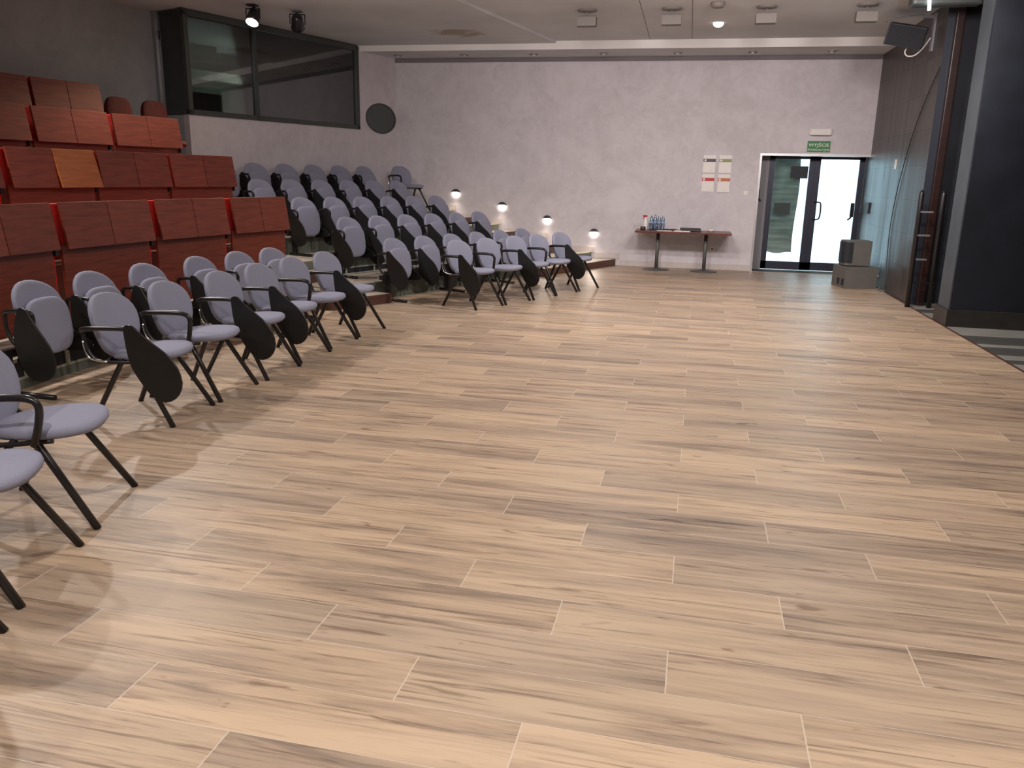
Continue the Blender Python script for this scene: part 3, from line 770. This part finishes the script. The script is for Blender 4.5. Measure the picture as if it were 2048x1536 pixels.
# ------------------------------------------------------- wall fittings
for i, (x, z) in enumerate(((-4.29, 1.22), (-3.39, 1.005), (-2.53, .785), (-1.65, .57))):
    r = empty('wall_light', (x, YB, z), 0, ['glowing round wall light, highest of the four by the aisle', 'glowing round wall light, second highest of the four by the aisle', 'glowing round wall light, second lowest of the four by the aisle', 'glowing round wall light, lowest of the four and nearest the table'][i], 'light', 'round wall lights along the aisle')
    RX = Matrix.Rotation(pi/2, 4, 'X')
    MB().lathe([(.070, 0), (.070, .012), (.062, .020), (.04, .026)], 24, RX).build('lens', M['lamp'], r)
    mb = MB(); n = 20
    pr = [(.084, .0), (.084, .030), (.066, .040), (.070, .0)]
    rings = [[mb.bm.verts.new((rr*cos(a), -yy, rr*sin(a))) for rr, yy in pr] for a in [rad(15)+rad(150)*t/n for t in range(n+1)]]
    for t in range(n):
        for q_ in range(4):
            mb.bm.faces.new((rings[t][q_], rings[t+1][q_], rings[t+1][(q_+1) % 4], rings[t][(q_+1) % 4]))
    mb.bm.faces.new(rings[0]); mb.bm.faces.new(rings[-1][::-1])
    mb.prism([(-.074, .028), (.074, .028), (.055, .058), (.03, .075), (-.03, .075), (-.055, .058)], -.034, -.030, Matrix(((1, 0, 0, 0), (0, 0, 1, 0), (0, 1, 0, 0), (0, 0, 0, 1))))
    mb.build('hood', M['winframe'], r)
# exit sign
r = empty('exit_sign', (2.115, YB, 2.15), 0, 'green emergency exit sign with pale lettering above the glass doors', 'sign')
MB().box(-.185, .185, -.012, 0, -.09, .09).build('sign_plate', M['green'], r, bevel=.002)
def text(body, size, x, z, parent, mat, y=-.0125, name='lettering', bold=0.0, sx=1.0):
    cu = bpy.data.curves.new(name, 'FONT'); cu.body = body; cu.size = size; cu.align_x = 'CENTER'; cu.align_y = 'CENTER'
    cu.extrude = .0008; cu.offset = bold
    o = bpy.data.objects.new(name, cu); C.objects.link(o)
    bpy.context.view_layer.update()
    me = bpy.data.meshes.new_from_object(o); bpy.data.objects.remove(o); bpy.data.curves.remove(cu)
    me.materials.clear(); me.materials.append(mat)
    o = bpy.data.objects.new(name, me); C.objects.link(o)
    o.parent = parent; o.location = (x, y, z); o.rotation_euler = (pi/2, 0, 0); o.scale = (sx, 1, 1)
    return o
text('WYJŚCIE', .074, 0, .022, r, M['signtext'], bold=.0010, sx=1.12)
text('EWAKUACYJNE', .045, 0, -.054, r, M['signtext'], bold=.0005, sx=1.1)
# emergency lamp over the sign
r = empty('emergency_lamp', (2.12, YB, 2.39), 0, 'white rectangular emergency lamp above the green exit sign', 'lamp')
MB().box(-.185, .185, -.05, 0, -.05, .055).build('housing', M['white'], r, bevel=.015)
MB().box(-.165, .165, -.085, -.045, -.06, .045).build('diffuser', M['paper'], r, bevel=.018)
# four framed notices
NT = [((.09, .065, .10), 'top left'), ((.30, .33, .14), 'top right'), ((.52, .045, .05), 'bottom left'), ((.55, .17, .07), 'bottom right')]
NC = ['purple', 'olive green', 'red', 'orange']
for i, (x, z) in enumerate(((.325, 1.835), (.595, 1.835), (.325, 1.51), (.595, 1.51))):
    r = empty('wall_notice', (x, YB, z), 0, 'white notice with a %s band, %s of the four on the wall' % (NC[i], NT[i][1]), 'notice', 'notices above the table')
    MB().box(-.105, .105, -.012, 0, -.15, .15).build('board', M['paper'], r, bevel=.002)
    MB().box(-.105, .105, -.0135, -.0122, .035, .088).build('colour_band', simple('band_'+NC[i].replace(' ', '_'), NT[i][0], .5), r)
    Rx = Matrix.Translation((-.072, -.0136, .0615)) @ Matrix.Rotation(pi/2, 4, 'X')
    MB().lathe([(.019, 0), (.019, .0012)], 16, Rx).build('round_mark', M['paper'], r)
r = empty('light_switch', (.985, YB, 1.355), 0, 'white light switch left of the door frame', 'switch')
MB().box(-.04, .04, -.012, 0, -.04, .04).build('plate', M['white'], r, bevel=.004); MB().box(-.024, .024, -.017, -.012, -.024, .024).build('rocker', M['paper'], r, bevel=.002)
r = empty('power_socket', (.49, YB, .36), 0, 'white wall socket under the right half of the table', 'socket')
MB().box(-.042, .042, -.012, 0, -.042, .042).build('plate', M['white'], r, bevel=.004); MB().lathe([(.022, 0), (.022, .003)], 16, Matrix.Translation((0, -.012, 0)) @ Matrix.Rotation(pi/2, 4, 'X')).build('socket_face', M['beige'], r)
r = empty('wall_switch', (XR, 13.33, 1.84), 0, 'small white switch plate on the dark right wall', 'switch')
MB().box(-.012, 0, -.045, .045, -.07, .07).build('plate', M['white'], r, bevel=.003)
r = empty('wall_box', (XR, 14.85, 1.16), 0, 'small dark box on the dark wall beside the door', 'box')
MB().box(-.03, 0, -.12, .12, -.09, .09).build('plate', M['black'], r, bevel=.004)
r = empty('wall_switch', (-7.50, 11.0, 3.39), A19, 'small pale switch plate on the grey wall left of the control room glass', 'switch')
MB().box(-.03, .03, -.03, .0, -.06, .06).build('plate', M['greypanel'], r, bevel=.003)
r = empty('wall_sockets', (XR, 13.5, .24), 0, 'three small sockets in a column low on the dark wall by the grey cabinets', 'socket')
for j in range(3): MB().lathe([(.024, 0), (.020, .01)], 12, Matrix.Translation((0, 0, .07-.07*j)) @ Matrix.Rotation(-pi/2, 4, 'Y')).build('socket_ring', M['chrome'], r)
# cable on dark wall
pts = [(2.955, 11.62, 2.98), (2.955, 11.99, 2.73), (2.955, 12.44, 2.32), (2.955, 12.81, 1.80), (2.955, 13.05, 1.26), (2.955, 13.1, .76), (2.955, 12.92, .05)]
tag(MB().tube(smooth_path(pts, 6), .006, 6).build('cable', M['black']), 'thin black cable curving down the dark right wall', 'cable')

# ceiling things
for i, x in enumerate((-5.25, -4.02, -2.78, -1.57, -.34, .87, 2.10)):
    r = empty('downlight', (x, 14.74, 3.61), 0, 'small unlit recessed downlight, %s from the left in the soffit over the end wall' % ORD[i], 'downlight', 'downlights in the soffit')
    MB().lathe([(.095, 0), (.095, -.008), (.070, -.010)], 20).build('trim_ring', M['steel'], r)
    MB().lathe([(.030, -.008), (.030, -.02), (.015, -.024)], 16).build('lens', M['white'] , r)
    MB().lathe([(.070, -.006), (.070, -.0105)], 16).build('reflector', M['black'], r)
for i, x in enumerate((-1.50, -.38, .82, 2.04)):
    r = empty('floodlight', (x, 11.75, ZC), 0, 'beige box floodlight hanging from the ceiling, %s from the left' % ORD[i], 'floodlight', 'beige floodlights in a row')
    MB().lathe([(.13, 0), (.13, -.015), (.05, -.03)], 20).build('ceiling_plate', M['beige'], r)
    MB().tube([(0, 0, -.02), (0, 0, -.08)], .012, 6).tube([(-.12, 0, -.08), (.12, 0, -.08)], .008, 6).build('bracket', M['beige'], r)
    MB().box(-.13, .13, -.07, .07, -.21, -.09).build('housing', M['beige'], r, bevel=.012)
r = empty('ceiling_sensor', (.25, 12.85, ZC), 0, 'small lit white dome sensor on the ceiling', 'sensor')
MB().lathe([(.075, 0), (.075, -.02), (.06, -.045), (.03, -.06)], 20).build('dome', M['sensor'], r)
r = empty('smoke_detector', (.2, 11.45, ZC), 0, 'grey round detector on the ceiling cut by the top edge', 'detector')
MB().lathe([(.09, 0), (.09, -.03), (.07, -.06), (.05, -.065)], 20).build('housing', M['beige'], r)
# spotlight glowing, and an unlit black one
def spot_fixture(x, y, z, lit, label, rz=0.0, tilt=.5):
    r = empty('spotlight', (x, y, ZC-.035), rz, label, 'spotlight')
    MB().box(-.06, .06, -.06, .06, -.02, 0).build('mounting_plate', M['blackmetal'], r)
    MB().tube([(-.1, 0, -.05), (.1, 0, -.05)], .008, 6).tube([(0, 0, 0), (0, 0, -.05)], .01, 6).tube([(-.1, 0, -.05), (-.1, 0, -.18)], .008, 6).tube([(.1, 0, -.05), (.1, 0, -.18)], .008, 6).build('yoke', M['blackmetal'], r)
    Mx = Matrix.Translation((0, 0, -.17)) @ Matrix.Rotation(tilt, 4, 'X')
    MB().lathe([(.05, .14), (.075, .10), (.085, -.02), (.095, -.07)], 18, Mx).build('housing', M['blackmetal'], r)
    MB().lathe([(.08, -.071), (.06, -.078), (.02, -.084)], 18, Mx).build('lens', M['bulb'] if lit else M['oval'], r)
    return r
spot_fixture(-5.86, 10.75, 0, True, 'glowing spotlight on the ceiling in front of the control room glass', 0, -.55)
spot_fixture(-5.44, 11.2, 0, False, 'unlit black spotlight hanging right of the glowing one', .4, .9)
# wall speaker
r = empty('wall_speaker', (2.62, 12.2, 3.44), 0, 'black wedge loudspeaker tilted on a bracket high on the dark wall', 'loudspeaker')
Mx = Matrix.Rotation(rad(9), 4, 'Y') @ Matrix.Rotation(rad(14), 4, 'X')
mb = MB().prism([(-.26, -.17), (.21, -.17), (.26, .02), (.1, .17), (-.17, .17)], -.13, .13, Mx); mb.build('cabinet', M['black'], r, bevel=.01)
mb = MB().box(-.24, .20, -.176, -.171, -.115, .115, Mx); mb.build('grille', M['grille'], r)
MB().tube([(-.24, 0, .16), (-.24, 0, .20), (.20, 0, .245), (.20, 0, .20)], .011, 6).box(.20, .345, -.02, .02, .20, .235).box(.325, .349, -.05, .05, -.2, .26).build('bracket', M['greypanel'], r)
MB().tube(smooth_path([(.06, .0, -.13), (.03, .02, -.2), (.07, .03, -.25), (.16, .03, -.24), (.25, .03, -.15), (.32, .03, -.03)], 6), .009, 8).build('cable', M['white'], r)
# light fixture above
r = empty('ceiling_light', (2.72, 10.95, ZC), 0, 'dark ceiling fixture with a bright tube above the wall loudspeaker', 'light')
MB().box(-.36, .40, -.10, .10, -.19, -.02).build('housing', M['winframe'], r, bevel=.05, bseg=3)
MB().box(-.34, -.06, -.104, -.10, -.12, -.06).build('reflector', M['steel'], r)
MB().tube([(-.19, -.115, -.02), (-.17, -.12, -.25)], .018, 10).build('tube', M['tube'], r)

# ladder
r = empty('stage_ladder', (3.03, 11.45, 0), 0, 'black ladder with steel rungs leaning in the recess by the dark wall', 'ladder')
MB().tube([(-.125, -.05, 0), (-.125, 0, 1.44), (-.125, 0, 1.49)], [.032, .032, .015], 12).build('rail', M['blackmetal'], r)
MB().tube([(.135, -.05, 0), (.135, 0, 1.44), (.135, 0, 1.49)], [.032, .032, .015], 12).build('rail', M['blackmetal'], r)
for z in (1.22, .925, .62, .32):
    MB().box(-.12, .12 if z < .4 else .03, -.05, -.02, z-.011, z+.011).build('rung', M['steel'] if z > .4 else M['blackmetal'], r)

# loudspeakers on the floor by the door
A = rad(14)
r = empty('subwoofer', (2.60, 13.40, 0), A, 'large grey subwoofer cabinet on the wooden floor beside the dark wall', 'loudspeaker')
MB().box(-.245, .245, -.24, .24, 0, .325).build('cabinet', M['grey_amp'], r, bevel=.006)
for j in range(2): MB().box(-.2465, -.2455, -.19+.15*j, -.10+.15*j, .04, .14).build('port', M['black'], r)
r = empty('monitor_speaker', (2.575, 13.42, .326), A-.08, 'smaller grey loudspeaker with black grille on top of the large cabinet', 'loudspeaker')
mb = MB().prism([(-.19, -.13), (-.15, -.155), (.185, -.155), (.185, .155), (-.15, .155), (-.19, .13), (-.205, 0)], .012, .385); mb.build('cabinet', M['grey_amp'], r, bevel=.004)
MB().prism([(-.209, -.0), (-.196, -.13), (-.152, -.157), (-.09, -.157), (-.09, -.160), (-.153, -.160), (-.199, -.133), (-.213, 0), (-.199, .133), (-.196, .13)], .05, .36).build('grille', M['grille'], r)
MB().tube(smooth_path([(.186, .0, .22), (.215, .0, .20), (.225, .0, .10), (.19, 0, .04)], 4), .006, 6).build('cable', M['black'], r)
mb = MB().tube(smooth_path([(2.88, 13.08, .01), (2.90, 13.02, .05), (2.94, 13.1, .03), (2.88, 12.96, .012), (2.94, 12.88, .012), (2.91, 13.02, .02)], 6), .008, 6)
tag(mb.build('cable_coil', M['beige']), 'small tangle of cable on the floor at the foot of the dark wall', 'cable')

# ------------------------------------------------------- table and things on it
TY = 14.72; TZ = .69
r = empty('table', (-.045, TY, 0), 0, 'long narrow wooden table on two round-based pedestals against the end wall', 'table')
MB().box(-.815, .815, -.32, .32, TZ-.035, TZ).build('tabletop', M['darkwood'], r, bevel=.005)
for x in (-.425, .40):
    leg = MB().tube([(x, 0, .02), (x, 0, TZ-.035)], .032, 16).build('leg', M['tleg'], r)
    MB().lathe([(.235, 0), (.235, .008), (.12, .018), (.04, .04)], 32, Matrix.Translation((x, 0, 0))).build('base_plate', M['tleg'], leg)
# spray bottle, mug
r = empty('spray_bottle', (-.70, 14.72, TZ), .3, 'white spray bottle with a red trigger head at the left end of the table', 'bottle')
MB().lathe([(.038, 0), (.042, .02), (.042, .12), (.03, .17), (.015, .20), (.014, .22)], 16).build('body', M['paper'], r)
MB().box(-.05, .022, -.014, .014, .22, .255).tube([(-.03, 0, .22), (-.045, 0, .18)], .007, 6).build('trigger_head', simple('red_plastic', (.45, .03, .05), .4), r, bevel=.004)
r = empty('mug', (-.735, 14.60, TZ), 0, 'dark brown cup beside the white spray bottle', 'cup')
MB().lathe([(.04, 0), (.045, .01), (.047, .06), (.042, .062), (.036, .02)], 18).build('body', simple('dark_cup', (.05, .025, .02), .4), r)
BN = ['leftmost of the water bottles behind the glasses', 'second from the left of the water bottles', 'third from the left of the water bottles', 'rightmost of the water bottles on the table']
for i, (x, y) in enumerate(((-.60, 14.80), (-.54, 14.86), (-.47, 14.80), (-.405, 14.82))):
    r = empty('water_bottle', (x, y, TZ), i*1.0, 'clear plastic water bottle, '+BN[i], 'bottle', 'water bottles on the table')
    MB().lathe([(.028, 0), (.032, .01), (.032, .17), (.026, .20), (.012, .235), (.012, .25)], 14).build('body', M['bottle'], r)
    MB().lathe([(.0335, .10), (.0335, .15)], 14).build('label_band', M['blue'], r)
    MB().lathe([(.014, .245), (.014, .265)], 10).build('cap', M['blue'] if i == 1 else M['white'], r)
for i, (x, y) in enumerate(((-.615, 14.62), (-.50, 14.62), (-.43, 14.64))):
    r = empty('drinking_glass', (x, y, TZ), 0, 'small stemmed drinking glass, %s from the left, in front of the bottles' % ORD[i], 'glass', 'glasses on the table')
    MB().lathe([(.028, 0), (.02, .006), (.006, .015), (.005, .06), (.02, .08), (.026, .12)], 14).build('bowl', M['bottle'], r)
def flat(name, x, y, w, d, z, h, rz, mat, label, cat):
    o = MB().box(-w/2, w/2, -d/2, d/2, 0, h).build(name, mat, bevel=.002); o.location = (x, y, z); o.rotation_euler = (0, 0, rz); tag(o, label, cat)
flat('paper_sheet', -.37, 14.58, .26, .21, TZ, .006, .15, M['paper'], 'white paper pile left of the middle of the table', 'paper')
flat('paper_sheet', -.05, 14.56, .28, .20, TZ, .014, -.12, M['paper'], 'thick white paper stack in the middle of the table', 'paper')
flat('magazine', -.24, 14.86, .20, .28, TZ, .012, .3, M['darkred'], 'dark red magazine behind the white paper piles', 'magazine')
flat('folder', .10, 14.56, .32, .22, TZ+.0145, .012, -.1, M['book'], 'black folder lying partly over the thick paper stack', 'folder')
flat('folder', .08, 14.86, .34, .24, TZ, .045, .08, M['book'], 'black ring folder at the back of the table', 'folder')
r = empty('bowl', (.43, 14.70, TZ), 0, 'small white bowl near the right end of the table', 'bowl')
MB().lathe([(.03, 0), (.05, .012), (.065, .04), (.060, .04), (.04, .014)], 22).build('body', M['white'], r)

# ------------------------------------------------------------------ lights
def spot(loc, target, energy, col, size=150, blend=1.0, rad_=.08):
    l = bpy.data.lights.new('lamp', 'SPOT'); l.energy = energy; l.color = col; l.spot_size = rad(size); l.spot_blend = blend; l.shadow_soft_size = rad_
    o = bpy.data.objects.new('lamp_and_added_light', l); C.objects.link(o); o.location = loc
    d = (Vector(target)-Vector(loc)); o.rotation_euler = d.to_track_quat('-Z', 'Y').to_euler(); return o
WARM = (1, .93, .87)
for (x, y, e) in ((-1.2, .3, 400), (1.6, .3, 400), (-1.2, 4.8, 180), (1.7, 4.8, 180), (-.7, 9.2, 370), (1.5, 9.2, 340)):
    spot((x, y, ZC-.05), (x, y+.6, 0), e, WARM, 168, 1, .1)
for (x, y, e) in ((-6.0, 2.2, 200), (-6.2, 5.2, 240), (-6.2, 8.2, 250)):
    spot((x, y, ZC-.12), (x+3.2, y, 0), e, (1, .93, .88), 130, .7, .06)
spot((-5.86, 10.66, ZC-.32), (-6.1, 8.7, 1.0), 240, (1, .72, .48), 78, .7, .05)
for (x, y, tx, e) in ((-4.6, 8.2, -5.6, 95), (-3.2, 8.4, -3.0, 110), (-1.2, 8.4, -.8, 210), (.8, 8.4, .8, 250), (2.3, 8.4, 1.9, 240)):  # added wall-wash spots, out of view and without fixtures, brightening the end wall
    spot((x, y, ZC-.30), (tx, 15.17, 1.5), e, (1, .91, .89), 100, 1, .2)
for (x, z) in ((-4.29, 1.22), (-3.39, 1.005), (-2.53, .785), (-1.65, .57)):
    spot((x, YB-.06, z-.02), (x, YB-.45, z-.6), 9, (1, .85, .7), 120, .5, .04)
pl = bpy.data.lights.new('control_room_fill_light', 'POINT'); pl.energy = 40; pl.color = (.9, 1, .92); pl.shadow_soft_size = .2  # added fill with no fixture, lightens the room seen through the glass
plo = bpy.data.objects.new('control_room_added_fill', pl); C.objects.link(plo); plo.location = W(1.8, 1.6, 3.0)

# world: bright daylight outside the doors
w = bpy.data.worlds.new('world'); S.world = w; w.use_nodes = True
bg = w.node_tree.nodes['Background']; bg.inputs[0].default_value = (.70, .88, 1, 1); bg.inputs[1].default_value = 7.0

S.view_settings.view_transform = 'Standard'; S.view_settings.look = 'None'; S.view_settings.exposure = 0.0; S.view_settings.gamma = 1
S.view_settings.use_curve_mapping = False
